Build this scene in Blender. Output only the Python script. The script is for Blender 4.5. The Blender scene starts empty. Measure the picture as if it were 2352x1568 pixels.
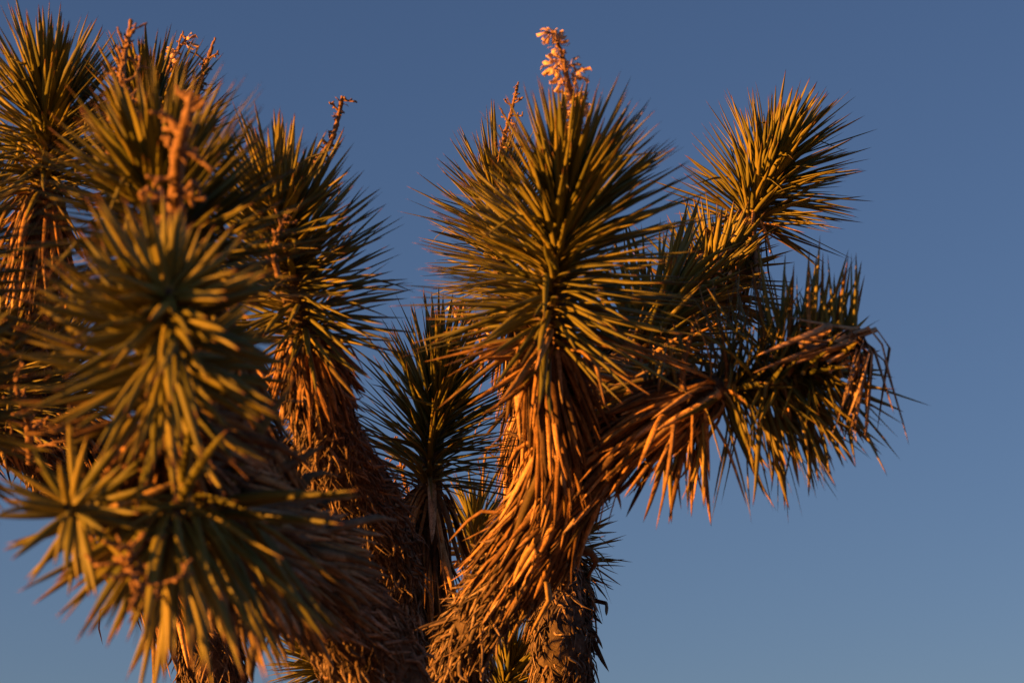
import bpy, math, random
import numpy as np
from mathutils import Vector

# ------------------------------------------------------------------ camera, sky, sun, exposure
scene = bpy.context.scene
col = scene.collection
rng = np.random.default_rng(11)
random.seed(11)

TILT = math.radians(18.0)
LENS = 80.0
CAMZ = 1.65
cam_data = bpy.data.cameras.new('camera')
cam_data.lens = LENS
cam_data.sensor_width = 36.0
cam_data.clip_start = 0.05
cam_data.clip_end = 20000.0
cam_data.dof.use_dof = True
cam_data.dof.focus_distance = 5.9
cam_data.dof.aperture_fstop = 5.0
cam_data.dof.aperture_blades = 0
cam = bpy.data.objects.new('camera', cam_data)
col.objects.link(cam)
cam.location = (0, 0, CAMZ)
cam.rotation_euler = (math.pi / 2 + TILT, 0, 0)
scene.camera = cam

SUN_ELEV = math.radians(4.0)
SUN_AZ = math.radians(250.0)          # clockwise from +Y: behind the camera, to its left
world = bpy.data.worlds.new('World')
scene.world = world
world.use_nodes = True
wn = world.node_tree
sky = wn.nodes.new('ShaderNodeTexSky')
sky.sky_type = 'NISHITA'
sky.sun_disc = False
sky.sun_elevation = SUN_ELEV
sky.sun_rotation = SUN_AZ
sky.air_density = 1.0
sky.dust_density = 0.25
sky.ozone_density = 3.0
wn.nodes['Background'].inputs[1].default_value = 0.0525
wb = wn.nodes.new('ShaderNodeMix')      # white balance of the whole sky
wb.data_type = 'RGBA'
wb.blend_type = 'MULTIPLY'
wb.inputs[0].default_value = 1.0
wb.inputs[7].default_value = (1.15, 0.885, 0.975, 1)
wn.links.new(sky.outputs[0], wb.inputs[6])
wn.links.new(wb.outputs[2], wn.nodes['Background'].inputs[0])

sun_data = bpy.data.lights.new('sun', 'SUN')
sun_data.energy = 5.0
sun_data.angle = math.radians(0.55)
sun_data.color = (1.0, 0.335, 0.04)
sun = bpy.data.objects.new('sun', sun_data)
col.objects.link(sun)
to_sun = Vector((math.sin(SUN_AZ) * math.cos(SUN_ELEV), math.cos(SUN_AZ) * math.cos(SUN_ELEV), math.sin(SUN_ELEV)))
sun.rotation_euler = to_sun.to_track_quat('Z', 'Y').to_euler()
sun.location = to_sun * 30

scene.view_settings.view_transform = 'Standard'
scene.view_settings.look = 'None'
scene.view_settings.exposure = 1.84
scene.view_settings.gamma = 1.0
scene.render.engine = 'CYCLES'
scene.cycles.use_denoising = True
scene.cycles.max_bounces = 6

# ------------------------------------------------------------------ helpers
RIGHT = np.array([1.0, 0, 0])
FWD = np.array([0, math.cos(TILT), math.sin(TILT)])
UP = np.array([0, -math.sin(TILT), math.cos(TILT)])
CAM = np.array([0, 0, CAMZ])
K = 36.0 / LENS / 2352.0


def at(u, v, d):
    """a point of the place: where a sight line through the photograph meets its own depth d (metres)"""
    return CAM + RIGHT * ((u - 1176) * K * d) + UP * (-(v - 784) * K * d) + FWD * d


def nrm(a):
    return a / np.maximum(np.linalg.norm(a, axis=-1, keepdims=True), 1e-9)


def smooth_path(pts, step=0.01):
    """Catmull-Rom through the points (positions and radius alike), resampled evenly"""
    P = np.array(pts, float)
    P = np.vstack([2 * P[0] - P[1], P, 2 * P[-1] - P[-2]])
    out = []
    for i in range(1, len(P) - 2):
        t = np.linspace(0, 1, 24, endpoint=False)[:, None]
        a, b, c, d = P[i - 1], P[i], P[i + 1], P[i + 2]
        out.append(0.5 * ((2 * b) + (c - a) * t + (2 * a - 5 * b + 4 * c - d) * t ** 2 + (3 * b - a - 3 * c + d) * t ** 3))
    out = np.vstack(out + [P[-2][None]])
    seg = np.r_[0, np.cumsum(np.linalg.norm(np.diff(out[:, :3], axis=0), axis=1))]
    n = max(4, int(seg[-1] / step))
    s = np.linspace(0, seg[-1], n)
    Q = np.stack([np.interp(s, seg, out[:, k]) for k in range(out.shape[1])], 1)
    T = nrm(np.gradient(Q[:, :3], axis=0))
    N = np.zeros_like(T)
    n0 = np.cross(T[0], [0.3, 0.9, 0.2])
    for i in range(len(T)):
        n0 = n0 - T[i] * np.dot(n0, T[i])
        n0 = n0 / np.linalg.norm(n0)
        N[i] = n0
    return Q, T, N, np.cross(T, N), s


def mesh_np(name, V, F, mat, data=None, smooth=True):
    """V (n,3), F list of (m,k) int arrays; data (n,4) goes to the attribute 'leafdata'"""
    me = bpy.data.meshes.new(name)
    nv = len(V)
    loops = np.concatenate([f.ravel() for f in F]).astype(np.int32)
    sizes = np.concatenate([np.full(len(f), f.shape[1]) for f in F]).astype(np.int32)
    starts = np.r_[0, np.cumsum(sizes)[:-1]].astype(np.int32)
    me.vertices.add(nv)
    me.vertices.foreach_set('co', np.asarray(V, np.float32).ravel())
    me.loops.add(len(loops))
    me.loops.foreach_set('vertex_index', loops)
    me.polygons.add(len(sizes))
    me.polygons.foreach_set('loop_start', starts)
    me.polygons.foreach_set('use_smooth', np.full(len(sizes), smooth))
    if data is not None:
        at_ = me.attributes.new('leafdata', 'FLOAT_COLOR', 'POINT')
        at_.data.foreach_set('color', np.asarray(data, np.float32).ravel())
    me.update(calc_edges=True)
    me.validate()
    me.materials.append(mat)
    return me


def link(name, me, parent=None, loc=None):
    o = bpy.data.objects.new(name, me)
    col.objects.link(o)
    if parent is not None:
        o.parent = parent
    return o


# ------------------------------------------------------------------ materials
def new_mat(name):
    m = bpy.data.materials.new(name)
    m.use_nodes = True
    nt = m.node_tree
    return m, nt, nt.nodes['Principled BSDF'], nt.nodes.new, nt.links.new


def ramp(node, stops):
    cr = node.color_ramp
    while len(cr.elements) > len(stops):
        cr.elements.remove(cr.elements[-1])
    while len(cr.elements) < len(stops):
        cr.elements.new(0.5)
    for e, (p, c) in zip(cr.elements, stops):
        e.position = p
        e.color = (*c, 1)


def mixc(nt, fac, a, b, mode='MIX'):
    n = nt.nodes.new('ShaderNodeMix')
    n.data_type = 'RGBA'
    n.blend_type = mode
    for sock, val in ((n.inputs[0], fac), (n.inputs[6], a), (n.inputs[7], b)):
        if isinstance(val, (int, float)):
            sock.default_value = val
        elif isinstance(val, tuple):
            sock.default_value = (*val, 1)
        else:
            nt.links.new(val, sock)
    return n.outputs[2]


def leaf_material():
    m, nt, bsdf, new, lk = new_mat('yucca_leaf')
    a = new('ShaderNodeAttribute')
    a.attribute_name = 'leafdata'
    sep = new('ShaderNodeSeparateColor')
    lk(a.outputs['Color'], sep.inputs[0])
    t, tint, dead = sep.outputs[0], sep.outputs[1], sep.outputs[2]
    age = a.outputs['Alpha']
    g = new('ShaderNodeValToRGB')
    ramp(g, [(0.0, (0.070, 0.082, 0.020)), (0.5, (0.130, 0.132, 0.028)), (1.0, (0.200, 0.178, 0.036))])
    lk(tint, g.inputs[0])
    # pale leaf base, dark brown spine at the tip
    tr = new('ShaderNodeValToRGB')
    ramp(tr, [(0.0, (1, 1, 1)), (0.10, (0.25, 0.25, 0.25)), (0.22, (0, 0, 0))])
    lk(t, tr.inputs[0])
    green = mixc(nt, tr.outputs[0], g.outputs[0], (0.24, 0.21, 0.07))
    tip = new('ShaderNodeValToRGB')
    ramp(tip, [(0.0, (0, 0, 0)), (0.86, (0, 0, 0)), (0.95, (1, 1, 1))])
    lk(t, tip.inputs[0])
    green = mixc(nt, tip.outputs[0], green, (0.10, 0.048, 0.022))
    d = new('ShaderNodeValToRGB')
    ramp(d, [(0.0, (0.06, 0.032, 0.014)), (0.4, (0.20, 0.112, 0.040)), (0.8, (0.42, 0.25, 0.098)), (1.0, (0.62, 0.41, 0.20))])
    lk(tint, d.inputs[0])
    gr = new('ShaderNodeValToRGB')
    ramp(gr, [(0.0, (0.045, 0.038, 0.030)), (0.6, (0.15, 0.125, 0.098)), (1.0, (0.36, 0.315, 0.26))])
    lk(tint, gr.inputs[0])
    deadc = mixc(nt, age, d.outputs[0], gr.outputs[0])
    tc = new('ShaderNodeTexCoord')
    sp = new('ShaderNodeTexNoise')
    sp.inputs['Scale'].default_value = 260
    sp.inputs['Detail'].default_value = 3
    lk(tc.outputs['Object'], sp.inputs['Vector'])
    spr = new('ShaderNodeValToRGB')
    ramp(spr, [(0.0, (0.35, 0.3, 0.28)), (0.36, (0.55, 0.5, 0.46)), (0.5, (1, 1, 1)), (1.0, (1.12, 1.08, 1.0))])
    lk(sp.outputs[0], spr.inputs[0])
    deadc = mixc(nt, 0.95, deadc, spr.outputs[0], 'MULTIPLY')
    n2 = new('ShaderNodeTexNoise')
    n2.inputs['Scale'].default_value = 45
    lk(tc.outputs['Object'], n2.inputs['Vector'])
    v2 = new('ShaderNodeMapRange')
    v2.inputs[3].default_value = 0.78
    v2.inputs[4].default_value = 1.2
    lk(n2.outputs[0], v2.inputs[0])
    green = mixc(nt, 1.0, green, v2.outputs[0], 'MULTIPLY')
    v3 = new('ShaderNodeMapRange')                     # weather stains on the dead blades
    v3.inputs[1].default_value = 0.3
    v3.inputs[2].default_value = 0.7
    v3.inputs[3].default_value = 0.5
    v3.inputs[4].default_value = 1.25
    lk(n2.outputs[0], v3.inputs[0])
    deadc = mixc(nt, 1.0, deadc, v3.outputs[0], 'MULTIPLY')
    lk(mixc(nt, dead, green, deadc), bsdf.inputs['Base Color'])
    ro = new('ShaderNodeMapRange')
    ro.inputs[3].default_value = 0.5
    ro.inputs[4].default_value = 0.85
    lk(dead, ro.inputs[0])
    lk(ro.outputs[0], bsdf.inputs['Roughness'])
    bsdf.inputs['Specular IOR Level'].default_value = 0.3
    b = new('ShaderNodeBump')
    b.inputs['Strength'].default_value = 0.35
    b.inputs['Distance'].default_value = 0.0015
    lk(sp.outputs[0], b.inputs['Height'])
    lk(b.outputs[0], bsdf.inputs['Normal'])
    return m


def noisy_material(name, stops, scale, rough, bump=0.6, dist=0.004, stretch=(1, 1, 1)):
    m, nt, bsdf, new, lk = new_mat(name)
    tc = new('ShaderNodeTexCoord')
    mp = new('ShaderNodeMapping')
    mp.inputs['Scale'].default_value = stretch
    lk(tc.outputs['Object'], mp.inputs[0])
    n = new('ShaderNodeTexNoise')
    n.inputs['Scale'].default_value = scale
    n.inputs['Detail'].default_value = 6
    n.inputs['Roughness'].default_value = 0.65
    lk(mp.outputs[0], n.inputs['Vector'])
    r = new('ShaderNodeValToRGB')
    ramp(r, stops)
    lk(n.outputs[0], r.inputs[0])
    lk(r.outputs[0], bsdf.inputs['Base Color'])
    bsdf.inputs['Roughness'].default_value = rough
    bsdf.inputs['Specular IOR Level'].default_value = 0.2
    b = new('ShaderNodeBump')
    b.inputs['Strength'].default_value = bump
    b.inputs['Distance'].default_value = dist
    lk(n.outputs[0], b.inputs['Height'])
    lk(b.outputs[0], bsdf.inputs['Normal'])
    return m


LEAF = leaf_material()
BARK = noisy_material('shaggy_bark', [(0.25, (0.04, 0.030, 0.022)), (0.5, (0.085, 0.066, 0.05)), (0.75, (0.15, 0.12, 0.092))], 60, 0.9, 0.9, 0.008)
STALK = noisy_material('dry_stalk', [(0.25, (0.07, 0.045, 0.028)), (0.5, (0.20, 0.125, 0.065)), (0.75, (0.38, 0.255, 0.145))], 120, 0.85, 0.7, 0.002)
PETAL = noisy_material('dry_petal', [(0.3, (0.26, 0.13, 0.06)), (0.48, (0.52, 0.36, 0.22)), (0.7, (0.74, 0.60, 0.44))], 90, 0.75, 0.4, 0.001)
SAND = noisy_material('desert_sand', [(0.3, (0.18, 0.12, 0.075)), (0.5, (0.26, 0.18, 0.115)), (0.7, (0.32, 0.23, 0.15))], 1.4, 0.95, 0.5, 0.03)

# ------------------------------------------------------------------ ground
def make_ground():
    r = np.r_[0, np.geomspace(1.0, 9000, 60)]
    a = np.linspace(0, 2 * np.pi, 97)[:-1]
    V = [[0, 0, 0]]
    for i, rr in enumerate(r[1:]):
        amp = 0.05 * min(1, rr / 6)
        z = amp * (np.sin(a * 5 + i * 0.9) + np.sin(a * 11 + i * 1.7) * 0.6) - 0.05
        V += [[rr * math.cos(q), rr * math.sin(q) + 4.5, zz] for q, zz in zip(a, z)]
    V = np.array(V)
    n = len(a)
    j = np.arange(n)
    F3 = np.stack([np.zeros(n, int), 1 + j, 1 + (j + 1) % n], 1)
    F4 = [np.stack([1 + k * n + j, 1 + (k + 1) * n + j, 1 + (k + 1) * n + (j + 1) % n, 1 + k * n + (j + 1) % n], 1) for k in range(len(r) - 2)]
    o = link('ground', mesh_np('ground', V, [F3] + F4, SAND))
    o['kind'] = 'structure'
    o['label'] = 'sandy desert ground under the joshua trees'


make_ground()

# ------------------------------------------------------------------ leaf blades
RT = np.array([0.0, 0.07, 0.2, 0.4, 0.62, 0.82, 0.94])
RW_GREEN = np.array([1.15, 0.85, 0.92, 1.0, 0.82, 0.50, 0.20])
RW_DEAD = np.array([1.3, 0.9, 0.95, 0.95, 0.8, 0.55, 0.25])
NR = len(RT)
KS = 5
SEC_GREEN = np.array([[-1, 0.05], [0, -0.16], [1, 0.05], [0.5, -0.50], [-0.5, -0.50]])
SEC_DEAD = np.array([[-1, 0.34], [0, -0.10], [1, 0.34], [0.42, -0.20], [-0.42, -0.20]])


def leaf_faces():
    q, tri = [], []
    for r in range(NR - 1):
        for k in range(KS):
            q.append([r * KS + k, r * KS + (k + 1) % KS, (r + 1) * KS + (k + 1) % KS, (r + 1) * KS + k])
    tipi = NR * KS
    for k in range(KS):
        tri.append([(NR - 1) * KS + k, (NR - 1) * KS + (k + 1) % KS, tipi])
    return np.array(q), np.array(tri)


QF, TF = leaf_faces()
NVL = NR * KS + 1


def blades(O, D0, D1, S0, L, W, twist, wexp, curl, dead, section, widths, tint, deadness, age):
    """many tapering blades: each starts at O along D0 and turns towards D1; returns verts (n,NVL,3) and data (n,NVL,4)"""
    n = len(O)
    ts = np.r_[RT, 1.0]
    sub = 4
    tt = np.concatenate([np.linspace(ts[i], ts[i + 1], sub, endpoint=False) for i in range(len(ts) - 1)] + [[1.0]])
    pos = O.copy()
    C = np.zeros((n, len(ts), 3))
    Dd = np.zeros((n, len(ts), 3))
    ph = rng.uniform(0, 6.28, (n, 1))
    cd = nrm(rng.normal(size=(n, 3)))
    prev = 0.0
    for i, t in enumerate(tt):
        early = 1 - (1 - t) ** np.maximum(wexp, 1)
        q = np.clip((t + wexp) / 0.34 + 0.5, 0, 1)          # a negative value: a kink at that fraction of the length
        w = np.where(wexp > 0, early, q * q * (3 - 2 * q))[:, None]
        D = nrm(D0 * (1 - w) + D1 * w + cd * (curl[:, None] * np.sin(ph + t * 4.5) * t))
        pos = pos + D * ((t - prev) * L)[:, None]
        prev = t
        if i % sub == 0:
            C[:, i // sub] = pos
            Dd[:, i // sub] = D
    S = nrm(S0[:, None, :] - Dd * np.sum(S0[:, None, :] * Dd, -1, keepdims=True))
    N = np.cross(S, Dd)
    tw = (twist[:, None] * ts[None, :])[..., None]
    S, N = S * np.cos(tw) + N * np.sin(tw), N * np.cos(tw) - S * np.sin(tw)
    V = np.zeros((n, NVL, 3))
    hw = W[:, None] * 0.5 * widths[None, :]
    for k in range(KS):
        V[:, np.arange(NR) * KS + k] = C[:, :NR] + S[:, :NR] * (hw * section[k, 0])[..., None] + N[:, :NR] * (hw * section[k, 1])[..., None]
    V[:, -1] = C[:, -1]
    data = np.zeros((n, NVL, 4))
    data[:, :-1, 0] = np.repeat(RT, KS)[None]
    data[:, -1, 0] = 1
    data[:, :, 1] = np.clip(tint, 0, 1)[:, None]
    data[:, :, 2] = np.clip(deadness, 0, 1)[:, None]
    data[:, :, 3] = np.clip(age, 0, 1)[:, None]
    return V, data


def batch_mesh(name, V, data):
    n = len(V)
    off = (np.arange(n) * NVL)[:, None, None]
    return mesh_np(name, V.reshape(-1, 3), [(QF[None] + off).reshape(-1, 4), (TF[None] + off).reshape(-1, 3)], LEAF, data.reshape(-1, 4))


# ------------------------------------------------------------------ tubes
def tube(Q, N, B, radius, seg=10, rough=0.0, cap=True):
    n = len(Q)
    a = np.linspace(0, 2 * np.pi, seg, endpoint=False)
    r = radius[:, None] * (1 + rough * rng.uniform(-1, 1, (n, seg)))
    V = Q[:, None, :3] + (N[:, None] * np.cos(a)[None, :, None] + B[:, None] * np.sin(a)[None, :, None]) * r[..., None]
    V = V.reshape(-1, 3)
    j = np.arange(seg)
    F = [np.stack([k * seg + j, k * seg + (j + 1) % seg, (k + 1) * seg + (j + 1) % seg, (k + 1) * seg + j], 1) for k in range(n - 1)]
    if cap:
        V = np.vstack([V, Q[0, :3], Q[-1, :3]])
        F.append(np.stack([(j + 1) % seg, j, np.full(seg, n * seg)], 1))
        F.append(np.stack([(n - 1) * seg + j, (n - 1) * seg + (j + 1) % seg, np.full(seg, n * seg + 1)], 1))
    return V, F


# ------------------------------------------------------------------ trees: limbs, rosettes, flower stalks
PENDING = []        # (tree, part object, kind 'leaf' / 'dead_leaf', V, data)


def tree(label, base):
    o = bpy.data.objects.new('joshua_tree', None)
    col.objects.link(o)
    o['label'] = label
    o['category'] = 'joshua tree'
    o['base'] = tuple(float(x) for x in base)
    return o


def limb(tr, pts, thatch=0.5, dens=1.0, green_tip=False, flare=0.10, name='limb', grav=0.10, length=0.21, wid=0.0120, grey0=0.0, tidy=1.0, fresh=1.0):
    """pts: (u, v, depth, core radius) from base to tip. Dead leaves hang back along it: long ones for
    `thatch` metres below the tip, worn curled shreds below that."""
    P = [np.r_[at(u, v, d), r] if not isinstance(u, str) else None for (u, v, d, r) in pts]
    Q, T, N, B, s = smooth_path(P)
    V, F = tube(Q, N, B, Q[:, 3], 12, 0.10)
    o = link(name, mesh_np(name, V, F, BARK), tr)
    total = s[-1]
    dist = total - s                                   # distance below the tip
    # ---- long dead leaves
    m_len = min(thatch, total)
    nl = int(m_len * 690 * dens * (Q[:, 3].mean() / 0.045) ** 0.6)
    dd = rng.uniform(0, m_len, nl) if nl else np.zeros(0)
    out_V, out_D = [], []
    if nl:
        idx = np.clip(np.searchsorted(s, total - dd), 0, len(s) - 1)
        ang = rng.uniform(0, 2 * np.pi, nl)
        rad = N[idx] * np.cos(ang)[:, None] + B[idx] * np.sin(ang)[:, None]
        tg = T[idx]
        side = np.cross(tg, rad)
        Q3 = Q[idx, :3] + rad * (Q[idx, 3] * rng.uniform(0.7, 1.0, nl))[:, None]
        fl = np.abs(rng.normal(flare, 0.06, nl)) + 0.3 * np.exp(-dd / 0.05) + (rng.random(nl) < 0.04) * rng.uniform(0.1, 0.45, nl)
        L = length * rng.uniform(0.6, 1.2, nl)
        W = wid * rng.choice([0.6, 0.85, 1.1, 1.4, 1.75], nl) * rng.uniform(0.85, 1.15, nl)
        D0 = nrm(rad * 0.9 + tg * rng.uniform(-0.3, 0.5, (nl, 1)) + side * rng.normal(0, 0.15, (nl, 1)))
        # lie along the limb: aim for the limb's own surface one leaf length further down
        s2 = np.maximum(total - dd - L * 0.92, 0.0)
        over = np.maximum(L * 0.92 - (total - dd), 0.0)
        idx2 = np.clip(np.searchsorted(s, s2), 0, len(s) - 1)
        rad2 = N[idx2] * np.cos(ang)[:, None] + B[idx2] * np.sin(ang)[:, None]
        end = Q[idx2, :3] - T[idx2] * over[:, None] + rad2 * (Q[idx2, 3] + L * fl)[:, None]
        D1 = nrm(nrm(end - Q3) + side * rng.normal(0, 0.12 * tidy, (nl, 1)) + np.array([0, 0, -1.0]) * grav * rng.uniform(0.3, 1.2, (nl, 1)))
        v, d = blades(Q3, D0, D1, side, L, W, rng.normal(0, 0.7, nl), np.where(rng.random(nl) < 0.06 * tidy, -rng.uniform(0.2, 0.7, nl), rng.uniform(6, 12, nl)), rng.uniform(0, 0.2, nl) * (1 + 2 * (rng.random(nl) < 0.1)), True, SEC_DEAD, RW_DEAD,
                      rng.beta(1.2, 1.2, nl), np.where(rng.random(nl) < 0.9, fresh, fresh * 0.7), grey0 + 0.25 * (dd / max(m_len, 1e-3)) ** 2 * rng.random(nl) + (rng.random(nl) < 0.18) * rng.uniform(0.3, 0.8, nl))
        out_V.append(v)
        out_D.append(d)
    # ---- worn shreds on the old part
    if total > m_len * 0.8:
        lo = max(0.0, m_len - 0.16)
        ns = int((total - lo) * 2000 * dens * (Q[:, 3].mean() / 0.06) ** 0.8)
        dd = lo + (total - lo) * rng.random(ns)
        idx = np.clip(np.searchsorted(s, total - dd), 0, len(s) - 1)
        keep = Q[idx, 2] > 1.9                        # what the photograph can see, and a little below it
        sparse = rng.random(ns) < 0.25
        idx = idx[keep | sparse]
        ns = len(idx)
        ang = rng.uniform(0, 2 * np.pi, ns)
        rad = N[idx] * np.cos(ang)[:, None] + B[idx] * np.sin(ang)[:, None]
        tg = T[idx]
        side = np.cross(tg, rad)
        O = Q[idx, :3] + rad * (Q[idx, 3] * rng.uniform(0.8, 1.02, ns))[:, None]
        fl = np.abs(rng.normal(0.12, 0.12, ns)) + (rng.random(ns) < 0.10) * rng.uniform(0, 0.9, ns)
        D0 = nrm(rad * 0.5 - tg * rng.uniform(0.1, 1.1, (ns, 1)) + side * rng.normal(0, 0.5, (ns, 1)))
        D1 = nrm(-tg * np.cos(fl)[:, None] + rad * np.sin(fl)[:, None] + side * rng.normal(0, 0.55, (ns, 1)) + np.array([0, 0, -0.2]))
        L = rng.uniform(0.025, 0.10, ns)
        W = rng.uniform(0.003, 0.013, ns)
        v, d = blades(O, D0, D1, side, L, W, rng.normal(0, 1.6, ns), rng.uniform(3, 9, ns), rng.uniform(0.1, 1.3, ns), True, SEC_DEAD, RW_DEAD,
                      rng.beta(2, 2.2, ns), np.ones(ns), rng.uniform(0.6, 1.0, ns))
        out_V.append(v)
        out_D.append(d)
    if out_V:
        PENDING.append((tr, o, 'dead_leaf', np.concatenate(out_V), np.concatenate(out_D)))
    return o


def rosette(tr, pts, n=300, length=0.25, wid=0.0118, a_tip=8, a_base=105, stem=0.024, dying=0.12, droop=0.0, up=0.0, jitter=8, tipfrac=0.86, label=None):
    """a leafy head on the axis pts (u, v, depth) from base to growing tip"""
    P = [np.r_[at(u, v, d), stem] for (u, v, d) in pts]
    Q, T, N, B, s = smooth_path(P, 0.006)
    total = s[-1]
    rad_s = stem * (1.0 - 0.75 * (s / total) ** 3)
    V, F = tube(Q, N, B, rad_s, 10, 0.12)
    o = link('leaf_rosette', mesh_np('leaf_rosette', V, F, BARK), tr)
    if label:
        o['label'] = label
    f = (np.arange(n) + 0.5) / n
    f = f ** 0.85
    idx = np.clip((f * (len(s) - 1)).astype(int), 0, len(s) - 1)
    ang = np.arange(n) * 2.39996 + rng.normal(0, 0.12, n)
    rad = N[idx] * np.cos(ang)[:, None] + B[idx] * np.sin(ang)[:, None]
    tg = T[idx]
    side = np.cross(tg, rad)
    th = np.radians(a_tip + (a_base - a_tip) * (1 - f) ** 0.68 + rng.normal(0, jitter, n))
    ph1, ph2, ph3 = rng.uniform(0, 6.28, 3)
    th = th + np.radians(7) * np.cos(ang - ph1)
    gap = rng.random(n) < np.clip(0.55 * np.sin(ang * 2 + f * 9 + ph2) * np.sin(f * 14 + ang + ph3), 0, 1) * 0.8
    O = Q[idx, :3] + rad * (rad_s[idx] * 0.8)[:, None]
    D = nrm(tg * np.cos(th)[:, None] + rad * np.sin(th)[:, None] + side * rng.normal(0, 0.12, (n, 1)))
    th0 = th * rng.uniform(0.62, 0.85, n)
    D0 = nrm(tg * np.cos(th0)[:, None] + rad * np.sin(th0)[:, None])
    D1 = nrm(D + np.array([0, 0, -1.0]) * droop * rng.uniform(0.3, 1.3, (n, 1)) + np.array([0, 0, 1.0]) * up)
    dead = np.zeros(n)
    low = (1 - f)
    is_dead = rng.random(n) < np.clip((low - (1 - dying)) / max(dying, 1e-3), 0, 1) * 0.9
    dead[is_dead] = rng.uniform(0.25, 1.0, is_dead.sum())
    L = length * np.where(rng.random(n) < 0.1, rng.uniform(0.5, 0.85, n), rng.uniform(0.82, 1.1, n)) * np.clip(tipfrac + (1 - f) * (1 - tipfrac) * (3.0 if tipfrac > 0.55 else 1.3), 0, 1.0)
    L = L * (1 + 0.10 * np.cos(ang - ph2)) * (1 + 0.07 * np.sin(ang * 3 + f * 11 + ph3))
    W = wid * rng.uniform(0.75, 1.25, n)
    wexp = np.full(n, 5.0)
    broken = rng.random(n) < 0.035 + 0.1 * (dead > 0)                 # a few snapped or crossing blades
    wexp[broken] = -rng.uniform(0.3, 0.75, broken.sum())
    D1[broken] = nrm(D1[broken] + rng.normal(0, 0.5, (broken.sum(), 3)) + np.array([0, 0, -0.5]))
    v, d = blades(O, D0, D1, side, L, W, rng.normal(0, 0.3, n), wexp, rng.uniform(0, 0.14, n), False, SEC_GREEN, RW_GREEN,
                  np.clip(rng.normal(0.48, 0.28, n), 0, 1), dead, np.zeros(n))
    PENDING.append((tr, o, 'leaf', v[~gap], d[~gap]))
    return o


def twig_path(p, d, length, n, wob, rad0, rad1, lift=0.0):
    pts = []
    p = np.array(p, float)
    d = nrm(np.array(d, float))
    for i in range(n + 1):
        f = i / n
        pts.append(np.r_[p, rad0 * (1 - f) + rad1 * f])
        d = nrm(d + rng.normal(0, wob, 3) + np.array([0, 0, lift]))
        p = p + d * length / n
    return pts


def knobbly(path, seg=7, rough=0.3, knob=1.35):
    Q, T, N, B, s = smooth_path(path, max(0.003, 0.004))
    r = Q[:, 3] * (1 + 0.18 * np.sin(s * 420 + rng.uniform(0, 6)))
    k = max(2, int(len(r) * 0.08))
    r[-k:] *= knob
    return tube(Q, N, B, r, seg, rough)


def join(parts):
    Vs, Fs, off = [], [], 0
    for V, F in parts:
        Vs.append(V)
        Fs += [f + off for f in F]
        off += len(V)
    return np.vstack(Vs), Fs


def bracts(Q, T, N, B, s):
    """withered scale leaves and fibres along a dry stem"""
    out = []
    for i in range(int(s[-1] * 130)):
        k = rng.integers(0, len(s) - 1)
        a = rng.uniform(0, 6.28)
        rd = N[k] * math.cos(a) + B[k] * math.sin(a)
        sd = np.cross(T[k], rd)
        p = Q[k, :3] + rd * Q[k, 3] * 0.85
        ln = rng.uniform(0.006, 0.02)
        w = ln * rng.uniform(0.15, 0.35)
        d1 = nrm(rd * rng.uniform(0.3, 1.0) + T[k] * rng.uniform(-0.4, 0.9) + sd * rng.normal(0, 0.3))
        d2 = nrm(d1 + rng.normal(0, 0.5, 3))
        m = p + d1 * ln * 0.55
        e = m + d2 * ln * 0.45
        th = np.cross(d1, sd) * 0.0006
        V = np.array([p - sd * w, p + sd * w, m - sd * w * 0.8 + th, m + sd * w * 0.8 + th, e, m - th * 2])
        out.append((V, [np.array([[0, 1, 3, 2]]), np.array([[2, 3, 4], [1, 0, 5], [3, 1, 5], [0, 2, 5], [4, 3, 5], [2, 4, 5]])]))
    return out


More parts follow.
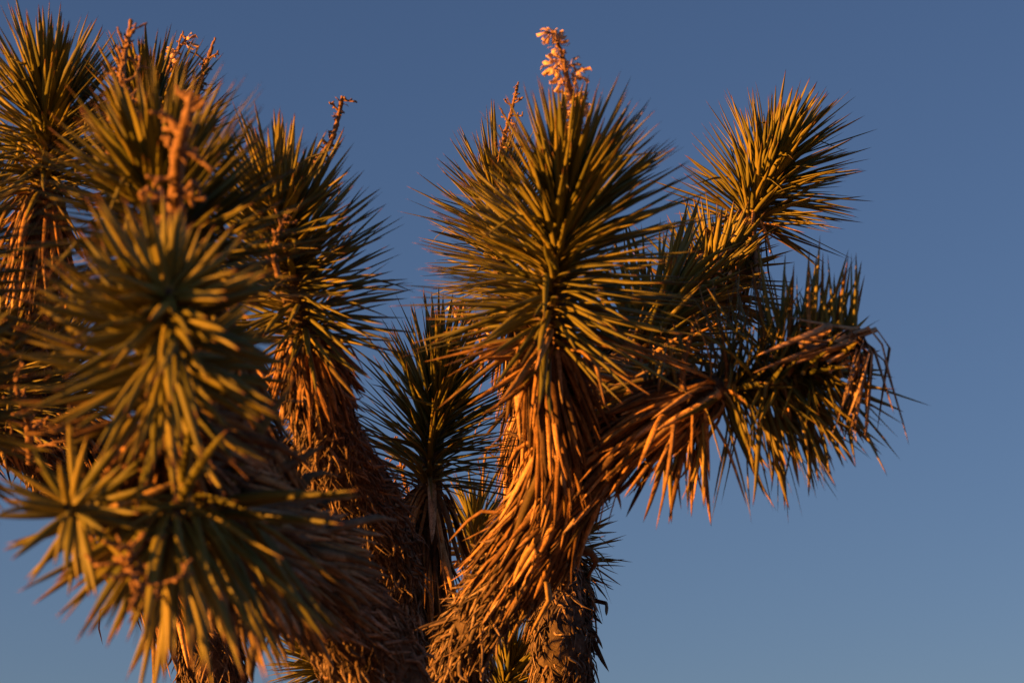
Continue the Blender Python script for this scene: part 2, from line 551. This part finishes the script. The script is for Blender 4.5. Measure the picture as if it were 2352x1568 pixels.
def flower_stalk(tr, pts, rad0=0.012, rad1=0.005, twigs=9, twig_len=0.06, flowers=0, start=0.25, husk=0.022, label=None):
    P = []
    for i, (u, v, d) in enumerate(pts):
        f = i / (len(pts) - 1)
        P.append(np.r_[at(u, v, d) + rng.normal(0, 0.004, 3), rad0 * (1 - f) + rad1 * f])
    Q, T, N, B, s = smooth_path(P, 0.004)
    r = Q[:, 3] * (1 + 0.14 * np.sin(s * 260))
    o = link('flower_stalk', mesh_np('flower_stalk', *join([tube(Q, N, B, r, 9, 0.24)] + bracts(Q, T, N, B, s)), STALK), tr)
    if label:
        o['label'] = label
    total = s[-1]
    ends = []
    for i in range(twigs):
        f = start + (1 - start) * (i + rng.uniform(0.1, 0.9)) / twigs
        k = min(len(s) - 1, int(f * len(s)))
        a = i * 2.4 + rng.uniform(-0.5, 0.5)
        rd = N[k] * math.cos(a) + B[k] * math.sin(a)
        dirn = rd * 0.85 + T[k] * rng.uniform(0.1, 0.7)
        ln = twig_len * rng.uniform(0.45, 1.2) * (1.15 - 0.6 * f)
        main = twig_path(Q[k, :3], dirn, ln, 4, 0.22, max(0.0024, Q[k, 3] * 0.5), max(0.0018, Q[k, 3] * 0.32), 0.08)
        parts = [knobbly(main)]
        ends.append(main[-1][:3])
        for q in range(rng.integers(2, 5)):            # stubby forks where pods broke off
            j = rng.integers(2, 5)
            sub = twig_path(main[j][:3], nrm(main[j][:3] - main[j - 1][:3]) + rng.normal(0, 0.8, 3), ln * rng.uniform(0.2, 0.55), 3, 0.3, max(0.0018, Q[k, 3] * 0.33), max(0.0014, Q[k, 3] * 0.25))
            parts.append(knobbly(sub))
            ends.append(sub[-1][:3])
        V, F = join(parts)
        link('side_twig', mesh_np('side_twig', V, F, STALK), o)
    for i in range(flowers):
        f = start + (1 - start) * rng.random() ** 0.8
        k = min(len(s) - 1, int(f * len(s)))
        a = rng.uniform(0, 6.28)
        rd = N[k] * math.cos(a) + B[k] * math.sin(a)
        c = Q[k, :3] + rd * rng.uniform(0.002, 0.021) * (1.2 - 0.6 * f) * (1 + 0.6 * math.sin(f * 19))
        link('dried_flower', husk_mesh(c, nrm(rd + rng.normal(0, 0.6, 3) + np.array([0, 0, -0.3])), husk * rng.uniform(0.65, 1.3)), o)
    return o


def husk_mesh(c, axis, size):
    """a withered flower: a few cupped papery tepals round a short pedicel"""
    axis = nrm(np.array(axis))
    x = nrm(np.cross(axis, [0.31, 0.77, 0.55]))
    y = np.cross(axis, x)
    Vs, Fs, off = [], [], 0
    for k in range(6):
        a = k * 1.047 + rng.normal(0, 0.15)
        rd = x * math.cos(a) + y * math.sin(a)
        sd = np.cross(axis, rd)
        op = rng.uniform(0.2, 1.3)
        pts = []
        wd = [0.07, 0.17, 0.21, 0.04]
        for j, t in enumerate((0, 0.35, 0.7, 1.0)):
            cc = c + axis * size * t + rd * size * (0.1 + op * math.sin(t * 2.2)) + rng.normal(0, size * 0.05, 3)
            for th in (0, 1):
                off3 = rd * (size * 0.035 * th)
                pts.append(cc - sd * size * wd[j] + rd * size * 0.05 + off3)
                pts.append(cc + off3)
                pts.append(cc + sd * size * wd[j] + rd * size * 0.05 + off3)
        Vs += pts
        f = []
        for j in range(3):
            b, t2 = j * 6, (j + 1) * 6
            f += [[b, b + 1, t2 + 1, t2], [b + 1, b + 2, t2 + 2, t2 + 1], [b + 4, b + 3, t2 + 3, t2 + 4], [b + 5, b + 4, t2 + 4, t2 + 5], [b + 3, b, t2, t2 + 3], [b + 2, b + 5, t2 + 5, t2 + 2]]
        f += [[18, 19, 22, 21], [19, 20, 23, 22], [1, 0, 3, 4], [2, 1, 4, 5]]
        Fs.append(np.array(f) + off)
        off += 24
    return mesh_np('dried_flower', np.array(Vs), Fs, PETAL)


def trunk(tr, u, v, d, r_top, r_base, lean=0.12):
    """the bole from the ground up to the fork, which lies below the picture"""
    top = at(u, v, d)
    base = np.array([top[0] + lean, top[1] + 0.1, -0.12])
    mid = base * 0.5 + top * 0.5 + np.array([0.05, -0.04, 0])
    pts = [np.r_[base, r_base * 1.35], np.r_[base * 0.85 + top * 0.15, r_base], np.r_[mid, (r_base + r_top) / 2], np.r_[top, r_top]]
    Q, T, N, B, s = smooth_path(pts, 0.02)
    V, F = tube(Q, N, B, Q[:, 3], 20, 0.09)
    o = link('trunk', mesh_np('trunk', V, F, BARK), tr)
    return o


def ground_point(u, v, d):
    p = at(u, v, d)
    return (p[0], p[1], 0)


# ================================================================== the big tree in front
A = tree('big many-headed joshua tree with sunlit orange thatch, filling the middle of the picture', ground_point(1010, 1760, 5.2))
trunk(A, 1000, 1800, 5.2, 0.15, 0.2)

# bright limb carrying the large flowering head
limb(A, [(990, 1860, 5.2, .11), (1030, 1690, 5.1, .08), (1050, 1575, 5.05, .056), (1068, 1475, 4.98, .052), (1135, 1362, 4.88, .058), (1238, 1222, 4.75, .07), (1305, 1090, 4.65, .058),
         (1290, 980, 4.6, .040), (1262, 865, 4.55, .035), (1264, 750, 4.5, .028)], thatch=0.58, dens=1.1, flare=.0, length=.195, grav=.03, tidy=.4)
rosette(A, [(1258, 790, 4.51), (1268, 680, 4.48), (1285, 570, 4.45), (1300, 445, 4.42)], n=499, length=0.275, wid=0.0129, a_tip=10, a_base=110, stem=.03, dying=.16)
# the limb reaching out to the right
limb(A, [(1280, 1150, 4.68, .045), (1375, 1055, 4.63, .046), (1480, 975, 4.6, .042), (1590, 920, 4.6, .038), (1660, 893, 4.6, .032)], thatch=0.55, dens=1.25, flare=0.03, grav=0.06, tidy=.5, length=.165)
rosette(A, [(1630, 897, 4.6), (1735, 885, 4.6), (1810, 868, 4.58), (1890, 842, 4.56)], n=270, length=0.225, wid=.0118, a_tip=58, a_base=90, stem=.03, dying=.2, jitter=18, tipfrac=.85,
        label='broken rosette at the end of the outstretched limb')
# the limb behind, climbing to the top right heads
limb(A, [(1300, 1100, 4.75, .05), (1380, 960, 5.0, .048), (1440, 830, 5.35, .045), (1530, 730, 5.6, .04), (1620, 660, 5.8, .036), (1690, 570, 5.95, .032), (1725, 500, 6.0, .028)],
     thatch=0.85, dens=0.55, flare=0.25)
rosette(A, [(1430, 860, 5.33), (1480, 770, 5.44), (1545, 670, 5.5)], n=230, length=0.235, wid=.0130, a_tip=16, a_base=98, stem=.034, dying=.2)
rosette(A, [(1592, 708, 5.78), (1628, 652, 5.82), (1658, 592, 5.86)], n=192, length=0.205, wid=0.0131, a_tip=22, a_base=92, stem=.032, dying=.12)
rosette(A, [(1714, 522, 5.98), (1735, 468, 6.0), (1765, 408, 6.0), (1790, 358, 6.0)], n=307, length=0.25, wid=0.0133, tipfrac=.88, a_tip=8, a_base=90, stem=.028, dying=.06)
# the dark head in the gap
limb(A, [(965, 1840, 5.6, .07), (950, 1640, 5.75, .055), (958, 1480, 5.8, .048), (968, 1330, 5.8, .045), (978, 1200, 5.8, .04), (988, 1105, 5.8, .032)], thatch=0.6, dens=0.75, flare=0.2, length=.24)
rosette(A, [(985, 1125, 5.8), (992, 1030, 5.8), (1004, 940, 5.8), (1014, 868, 5.78)], n=358, length=0.255, wid=0.0123, a_tip=6, a_base=90, stem=.03, dying=.05)
# the middle limb and its head
limb(A, [(930, 1840, 5.4, .13), (885, 1600, 5.4, .098), (880, 1430, 5.36, .086), (884, 1280, 5.3, .07), (830, 1140, 5.12, .07), (760, 1025, 4.95, .066), (728, 900, 4.82, .058), (700, 770, 4.75, .036)],
     thatch=0.1, dens=1.5, length=.13, flare=.06, grav=.03)
rosette(A, [(700, 790, 4.76), (680, 680, 4.72), (655, 570, 4.68), (642, 475, 4.62)], n=435, length=0.235, wid=0.0125, a_tip=10, a_base=100, stem=.032, dying=.12)
# limb to the left, rising to a head far behind the nearest one
limb(A, [(880, 1260, 5.3, .066), (780, 1180, 5.25, .066), (680, 1105, 5.2, .06), (580, 1010, 5.15, .054), (490, 800, 5.1, .048), (405, 560, 5.03, .04), (368, 420, 5.0, .03)], thatch=0.5, dens=0.9)
rosette(A, [(368, 440, 5.0), (350, 350, 5.0), (338, 250, 4.98)], n=307, length=0.22, tipfrac=.8, wid=0.0118, a_tip=10, a_base=95, stem=.028)
# the limb that swings towards the camera, low on the left
limb(A, [(955, 1900, 5.0, .12), (885, 1660, 4.72, .1), (850, 1500, 4.55, .09), (765, 1370, 4.35, .076), (660, 1295, 4.1, .062), (570, 1240, 3.8, .05), (470, 1195, 3.45, .036)], thatch=0.66, dens=1.25, flare=0.14, length=.25, wid=.0135, grey0=.6, fresh=.85)  # greenish-grey dead leaves; shade from the heads before it is put into this colour
rosette(A, [(490, 1205, 3.5), (435, 1192, 3.33), (402, 1200, 3.22), (382, 1228, 3.15)], n=112, length=0.255, wid=.0140, a_tip=24, a_base=104, stem=.028, dying=.45, droop=1.5, jitter=15,
        label='drooping rosette hanging low at the end of the near limb')
# off it, the leafy head on the upper left
limb(A, [(630, 1275, 4.02, .055), (560, 1150, 3.8, .05), (490, 900, 3.7, .045), (420, 690, 3.65, .034)], thatch=0.5, dens=1.0)
rosette(A, [(420, 700, 3.65), (398, 590, 3.64), (375, 500, 3.62), (360, 425, 3.6)], n=486, length=0.245, wid=0.0121, a_tip=12, a_base=106, stem=.03, dying=.2)
# the nearest head, facing the camera
limb(A, [(600, 1260, 3.95, .05), (470, 1170, 3.62, .045), (395, 1060, 3.4, .04), (374, 960, 3.29, .032)], thatch=0.5, dens=1.0, flare=.3, grey0=.1)
rosette(A, [(373, 960, 3.3), (376, 860, 3.23), (381, 765, 3.14), (387, 668, 3.04)], n=260, length=0.182, wid=.0130, a_tip=40, a_base=96, stem=.024, dying=.35, tipfrac=.72, jitter=10,
        label='nearest rosette, facing the camera')
limb(A, [(450, 1195, 3.5, .03), (330, 1200, 3.4, .026), (215, 1186, 3.27, .02)], thatch=0.3, dens=0.8, flare=.4, length=.12)
rosette(A, [(215, 1186, 3.27), (190, 1178, 3.2), (155, 1165, 3.06)], n=48, length=0.135, wid=.0118, a_tip=30, a_base=100, stem=.014, dying=.15, label='small young rosette beside the drooping one')

# ================================================================== the tree at the left edge
Bt = tree('joshua tree half cut off by the left edge, crowned by tall spiky heads', ground_point(520, 1800, 5.6))
trunk(Bt, 530, 1850, 5.6, .12, .17)
limb(Bt, [(530, 1900, 5.6, .1), (495, 1600, 5.6, .08), (460, 1430, 5.6, .072), (340, 1220, 5.6, .066), (210, 1070, 5.6, .055), (140, 930, 5.6, .036)], thatch=0.55, dens=1.05)
rosette(Bt, [(145, 960, 5.6), (120, 860, 5.6), (95, 770, 5.58)], n=282, length=0.24, a_tip=12, a_base=108, stem=.03)
limb(Bt, [(300, 1180, 5.6, .05), (180, 1130, 5.45, .05), (70, 1020, 5.3, .046), (55, 860, 5.15, .046), (85, 640, 5.05, .042), (100, 430, 5.0, .032)], thatch=0.16, dens=0.8, flare=.12, length=.17)
rosette(Bt, [(98, 450, 5.0), (104, 370, 5.0), (109, 290, 4.98), (111, 240, 4.97)], n=371, length=0.27, wid=0.0125, tipfrac=.85, a_tip=10, a_base=112, stem=.03, dying=.1)
limb(Bt, [(75, 1030, 5.3, .045), (-60, 940, 5.35, .045), (-110, 800, 5.4, .042), (-85, 660, 5.4, .034)], thatch=0.3, dens=0.8)
rosette(Bt, [(-86, 680, 5.4), (-60, 570, 5.4), (-45, 450, 5.38)], n=220, length=0.24, a_tip=12, a_base=110, stem=.03)
limb(Bt, [(-40, 950, 5.35, .045), (-45, 1030, 5.2, .042), (-20, 1000, 5.1, .036)], thatch=0.3, dens=0.9)
rosette(Bt, [(-15, 1010, 5.1), (-10, 910, 5.08), (5, 800, 5.05)], n=256, length=0.24, a_tip=12, a_base=118, stem=.03, dying=.3)

# ================================================================== the tree behind
Ct = tree('joshua tree standing behind, its shaggy trunk right of the bright orange limb', ground_point(1290, 1800, 6.2))
trunk(Ct, 1290, 1850, 6.2, .12, .17)
limb(Ct, [(1290, 1900, 6.2, .1), (1288, 1650, 6.15, .085), (1290, 1480, 6.12, .078), (1288, 1380, 6.2, .072), (1262, 1240, 6.3, .062), (1215, 1120, 6.35, .055), (1225, 1000, 6.35, .046), (1235, 870, 6.35, .04), (1190, 720, 6.35, .03)],
     thatch=0.5, dens=1.1)
rosette(Ct, [(1190, 740, 6.35), (1155, 620, 6.35), (1140, 500, 6.33), (1140, 420, 6.3)], n=346, length=0.235, a_tip=10, a_base=105, stem=.028)
limb(Ct, [(1292, 1420, 6.2, .05), (1300, 1350, 6.35, .045), (1296, 1270, 6.4, .032)], thatch=0.2, dens=1)
rosette(Ct, [(1296, 1320, 6.38), (1290, 1230, 6.42), (1285, 1150, 6.44)], n=218, length=0.17, wid=0.0108, a_tip=25, a_base=108, stem=.028)
limb(Ct, [(1260, 1850, 6.3, .06), (1180, 1720, 6.45, .045), (1145, 1620, 6.45, .03)], thatch=0.3, dens=.8)
rosette(Ct, [(1140, 1640, 6.45), (1158, 1580, 6.45), (1180, 1520, 6.45)], n=230, length=0.2, a_tip=10, a_base=95, stem=.026)
limb(Ct, [(1230, 1280, 6.35, .04), (1150, 1310, 6.6, .036), (1095, 1285, 6.75, .026)], thatch=0.4, dens=.7, flare=.45)
rosette(Ct, [(1100, 1300, 6.75), (1090, 1240, 6.78), (1092, 1190, 6.8)], n=115, length=0.2, wid=0.0117, a_tip=8, a_base=100, stem=.022, dying=.35)
limb(Ct, [(1230, 1900, 6.4, .06), (1000, 1830, 6.6, .05), (830, 1700, 6.7, .045), (765, 1570, 6.7, .028)], thatch=0.3, dens=.7)
rosette(Ct, [(775, 1590, 6.7), (740, 1540, 6.7), (712, 1500, 6.7)], n=230, length=0.16, wid=0.0113, a_tip=20, a_base=110, stem=.024)

# ================================================================== the near tree just outside the left edge
Dt = tree('near joshua tree beyond the left edge, only dark leaf tips poking into view', ground_point(-330, 1800, 3.6))
trunk(Dt, -330, 1850, 3.6, .11, .15)
limb(Dt, [(-335, 1900, 3.6, .09), (-330, 1400, 3.6, .065), (-325, 1050, 3.62, .055), (-290, 880, 3.62, .046), (-250, 760, 3.62, .036)], thatch=0.4, dens=0.8)
rosette(Dt, [(-255, 780, 3.63), (-225, 640, 3.6), (-205, 510, 3.58)], n=300, length=0.225, wid=.0125, a_tip=12, a_base=108, stem=.03, dying=.15)
limb(Dt, [(-326, 1180, 3.61, .045), (-280, 1130, 3.5, .042), (-240, 1040, 3.4, .036)], thatch=0.25, dens=0.8)
rosette(Dt, [(-245, 1045, 3.4), (-205, 950, 3.34), (-180, 850, 3.3)], n=260, length=0.21, wid=.0125, a_tip=14, a_base=108, stem=.028, dying=.25)

# ================================================================== dry flower stalks
flower_stalk(A, [(1303, 430, 4.42), (1314, 330, 4.42), (1318, 240, 4.42), (1302, 165, 4.42), (1282, 120, 4.42), (1268, 72, 4.42)], .008, .003, 12, .034, flowers=40, start=.22, husk=.0175,
             label='dry stalk still hung with papery withered flowers')
flower_stalk(A, [(398, 560, 3.36), (397, 440, 3.2), (406, 340, 3.12), (426, 265, 3.1), (436, 225, 3.1)], .011, .006, 14, .065, start=.25)
flower_stalk(A, [(345, 410, 3.6), (300, 290, 3.9), (288, 180, 4.2), (291, 110, 4.3), (295, 55, 4.35)], .008, .0035, 13, .065, start=.35)
flower_stalk(A, [(640, 440, 4.62), (700, 390, 4.85), (748, 340, 4.95), (770, 290, 4.95), (786, 228, 4.95)], .0085, .0045, 13, .05, start=.5)
flower_stalk(A, [(640, 640, 4.42), (625, 580, 4.4), (640, 530, 4.38), (655, 480, 4.38)], .006, .003, 12, .045, start=.2)
flower_stalk(A, [(340, 280, 4.98), (385, 160, 5.2), (400, 120, 5.25), (428, 90, 5.25)], .006, .003, 14, .045, flowers=6, start=.45, husk=.016)
flower_stalk(A, [(368, 380, 5.0), (440, 230, 5.1), (470, 170, 5.15), (485, 105, 5.15)], .009, .004, 11, .055, start=.45)
flower_stalk(Ct, [(1140, 430, 6.3), (1155, 340, 6.25), (1172, 260, 6.2), (1192, 198, 6.2)], .006, .0035, 12, .055, start=.3)
flower_stalk(Ct, [(1110, 860, 6.3), (1100, 780, 6.3), (1085, 730, 6.3), (1040, 716, 6.3)], .006, .004, 8, .05, flowers=7, start=.5, husk=.026)
flower_stalk(Ct, [(960, 1180, 6.3), (935, 1120, 6.35), (920, 1060, 6.35), (915, 1020, 6.35)], .006, .003, 11, .045, start=.2)
flower_stalk(A, [(340, 1230, 3.15), (295, 1290, 3.08), (305, 1340, 3.05), (345, 1400, 3.03)], .007, .003, 12, .075, start=.1)
flower_stalk(Bt, [(75, 1050, 4.2), (60, 970, 4.15), (50, 900, 4.1), (35, 850, 4.1)], .008, .004, 11, .07, start=.1)


# the crushed bundle of long dry leaves bent over at the end of the outstretched limb
def bent_bundle():
    r = [o for o in A.children if o.get('label', '').startswith('broken')][0]
    n = 30
    O = np.array([at(1905 + rng.normal(0, 22), 808 + rng.normal(0, 14), 4.47 + rng.normal(0, .012)) for _ in range(n)])
    tgt = []
    for i in range(n):
        if i < 20:                                      # bent double at the knot, hanging
            tgt.append(RIGHT * rng.normal(-0.22, 0.16) - UP * 1.0 + FWD * rng.normal(0, .2))
        elif i < 27:
            tgt.append(RIGHT * -1.0 + UP * rng.uniform(-0.4, 0.25) + FWD * rng.normal(-.3, .2))
        else:
            tgt.append(RIGHT * 0.25 - UP * 1.0 + FWD * rng.normal(-.1, .2))
    D1 = nrm(np.array(tgt))
    D0 = nrm(RIGHT * 1.0 + UP * rng.uniform(0.35, 0.7, (n, 1)) + FWD * rng.normal(0, .1, (n, 1)))
    S = nrm(np.cross(D0, D1) + rng.normal(0, .25, (n, 3)))
    v, d = blades(O, D0, D1, S, rng.uniform(.22, .30, n), rng.uniform(.011, .018, n), rng.normal(0, .4, n), -rng.uniform(.25, .36, n), rng.uniform(0, .12, n), True, SEC_DEAD, RW_DEAD,
                  rng.uniform(.7, 1, n), np.ones(n), rng.uniform(.3, .8, n))
    PENDING.append((A, r, 'dead_leaf', v, d))
    n = 44                                             # upright green leaves above the break
    O = np.array([at(1750 + 215 * rng.random() ** 0.8, 850 + rng.normal(0, 16), 4.55 + rng.normal(0, .03)) for _ in range(n)])
    D1 = nrm(UP * 1.0 + RIGHT * rng.normal(0.08, 0.3, (n, 1)) + FWD * rng.normal(0, .2, (n, 1)))
    D0 = nrm(D1 + RIGHT * rng.normal(0.1, .15, (n, 1)))
    S = nrm(np.cross(D0, FWD + rng.normal(0, .6, (n, 3))))
    v, d = blades(O, D0, D1, S, rng.uniform(.17, .26, n), rng.uniform(.010, .013, n), rng.normal(0, .3, n), np.full(n, 4.0), rng.uniform(0, .12, n), False, SEC_GREEN, RW_GREEN,
                  rng.uniform(.3, .8, n), (rng.random(n) < .15) * .8, np.zeros(n))
    PENDING.append((A, r, 'leaf', v, d))


bent_bundle()


def tuft(part, u0, u1, v0, v1, d, n, aim, length, dead_share):
    # loose blades hanging off a limb
    f = rng.random((n, 1))
    O = np.array([at(u0 + (u1 - u0) * q[0] + rng.normal(0, 8), v0 + (v1 - v0) * q[0] + rng.normal(0, 8), d + rng.normal(0, .03)) for q in f])
    D1 = nrm(np.array(aim)[None] + rng.normal(0, .22, (n, 3)))
    D0 = nrm(D1 + rng.normal(0, .5, (n, 3)) + RIGHT * 0.3)
    S = nrm(np.cross(D0, FWD + rng.normal(0, .7, (n, 3))))
    v, dta = blades(O, D0, D1, S, length * rng.uniform(.7, 1.15, n), rng.uniform(.010, .015, n), rng.normal(0, .5, n), np.full(n, 4.0), rng.uniform(0, .2, n), True, SEC_DEAD, RW_DEAD,
                    rng.uniform(.3, .9, n), np.where(rng.random(n) < dead_share, 1.0, .15), rng.uniform(0, .3, n))
    PENDING.append((A, part, 'dead_leaf' if dead_share > 0.5 else 'leaf', v, dta))


LIMBS = [o for o in A.children if o.name.startswith('limb')]
tuft(LIMBS[1], 1530, 1640, 975, 915, 4.58, 34, (-0.15, 0, -1.0), .21, .55)
tuft(LIMBS[1], 1650, 1900, 900, 850, 4.57, 46, (0.32, 0, -1.0), .23, .2)
tuft(LIMBS[1], 1420, 1600, 900, 860, 4.85, 36, (-1.0, 0, -0.1), .22, .45)
tuft(LIMBS[1], 1490, 1700, 925, 890, 4.6, 22, (0.1, 0, 1.0), .15, .3)
tuft(LIMBS[0], 1225, 1290, 800, 770, 4.5, 16, (-0.7, -.3, -0.5), .2, .9)

# ------------------------------------------------------------------ leaves: the ones that show largest are single pieces, the rest one mass per part
def distribute():
    GW, GH = 640, 427
    depth = np.full(GW * GH, 1e9)
    samples = []
    for tr, part, kind, V, D in PENDING:
        R = V[:, :NR * KS].reshape(len(V), NR, KS, 3)
        c = [R[:, :, 0], R[:, :, 2], (R[:, :, 0] + R[:, :, 2]) / 2]
        pts = []
        for x in c:
            for q in range(NR - 1):
                for f in (0, .2, .4, .6, .8):
                    pts.append(x[:, q] * (1 - f) + x[:, q + 1] * f)
        Pp = np.stack(pts, 1) - CAM
        z = Pp @ FWD
        gx = ((Pp @ RIGHT) / (z * K) + 1176) / 2352 * GW
        gy = (-(Pp @ UP) / (z * K) + 784) / 1568 * GH
        ok = (gx >= 0) & (gx < GW) & (gy >= 0) & (gy < GH)
        cell = np.where(ok, gy.astype(int) * GW + gx.astype(int), -1)
        np.minimum.at(depth, cell[ok], z[ok])
        samples.append((cell, z, ok))
    per = {}
    for b, (cell, z, ok) in enumerate(samples):
        vis = ok & (z <= depth[np.where(ok, cell, 0)] + 0.012)
        cs = np.sort(np.where(vis, cell, -1), 1)
        area = ((np.diff(cs, axis=1) > 0) & (cs[:, 1:] >= 0)).sum(1)
        per.setdefault((PENDING[b][0].name, PENDING[b][2]), []).append((b, area))
    chosen = {}
    for key, lst in per.items():
        bb = np.concatenate([np.full(len(a), b) for b, a in lst])
        ii = np.concatenate([np.arange(len(a)) for b, a in lst])
        aa = np.concatenate([a for b, a in lst])
        order = np.argsort(-aa)[:300]
        for k in order:
            if aa[k] >= 9:
                chosen.setdefault(int(bb[k]), []).append(int(ii[k]))
    for b, (tr, part, kind, V, D) in enumerate(PENDING):
        pick = chosen.get(b, [])
        for i in pick:
            link(kind, batch_mesh(kind, V[i:i + 1], D[i:i + 1]), part)
        rest = np.setdiff1d(np.arange(len(V)), pick)
        if len(rest):
            o = link('foliage' if kind == 'leaf' else 'thatch', batch_mesh('foliage' if kind == 'leaf' else 'thatch', V[rest], D[rest]), part)
            o['kind'] = 'stuff'


distribute()

# stand each tree's empty at its foot; the parts were built in world coordinates
for t in (A, Bt, Ct, Dt):
    b = Vector(t['base'])
    del t['base']
    t.location = b
    for ch in t.children:
        ch.location = -b
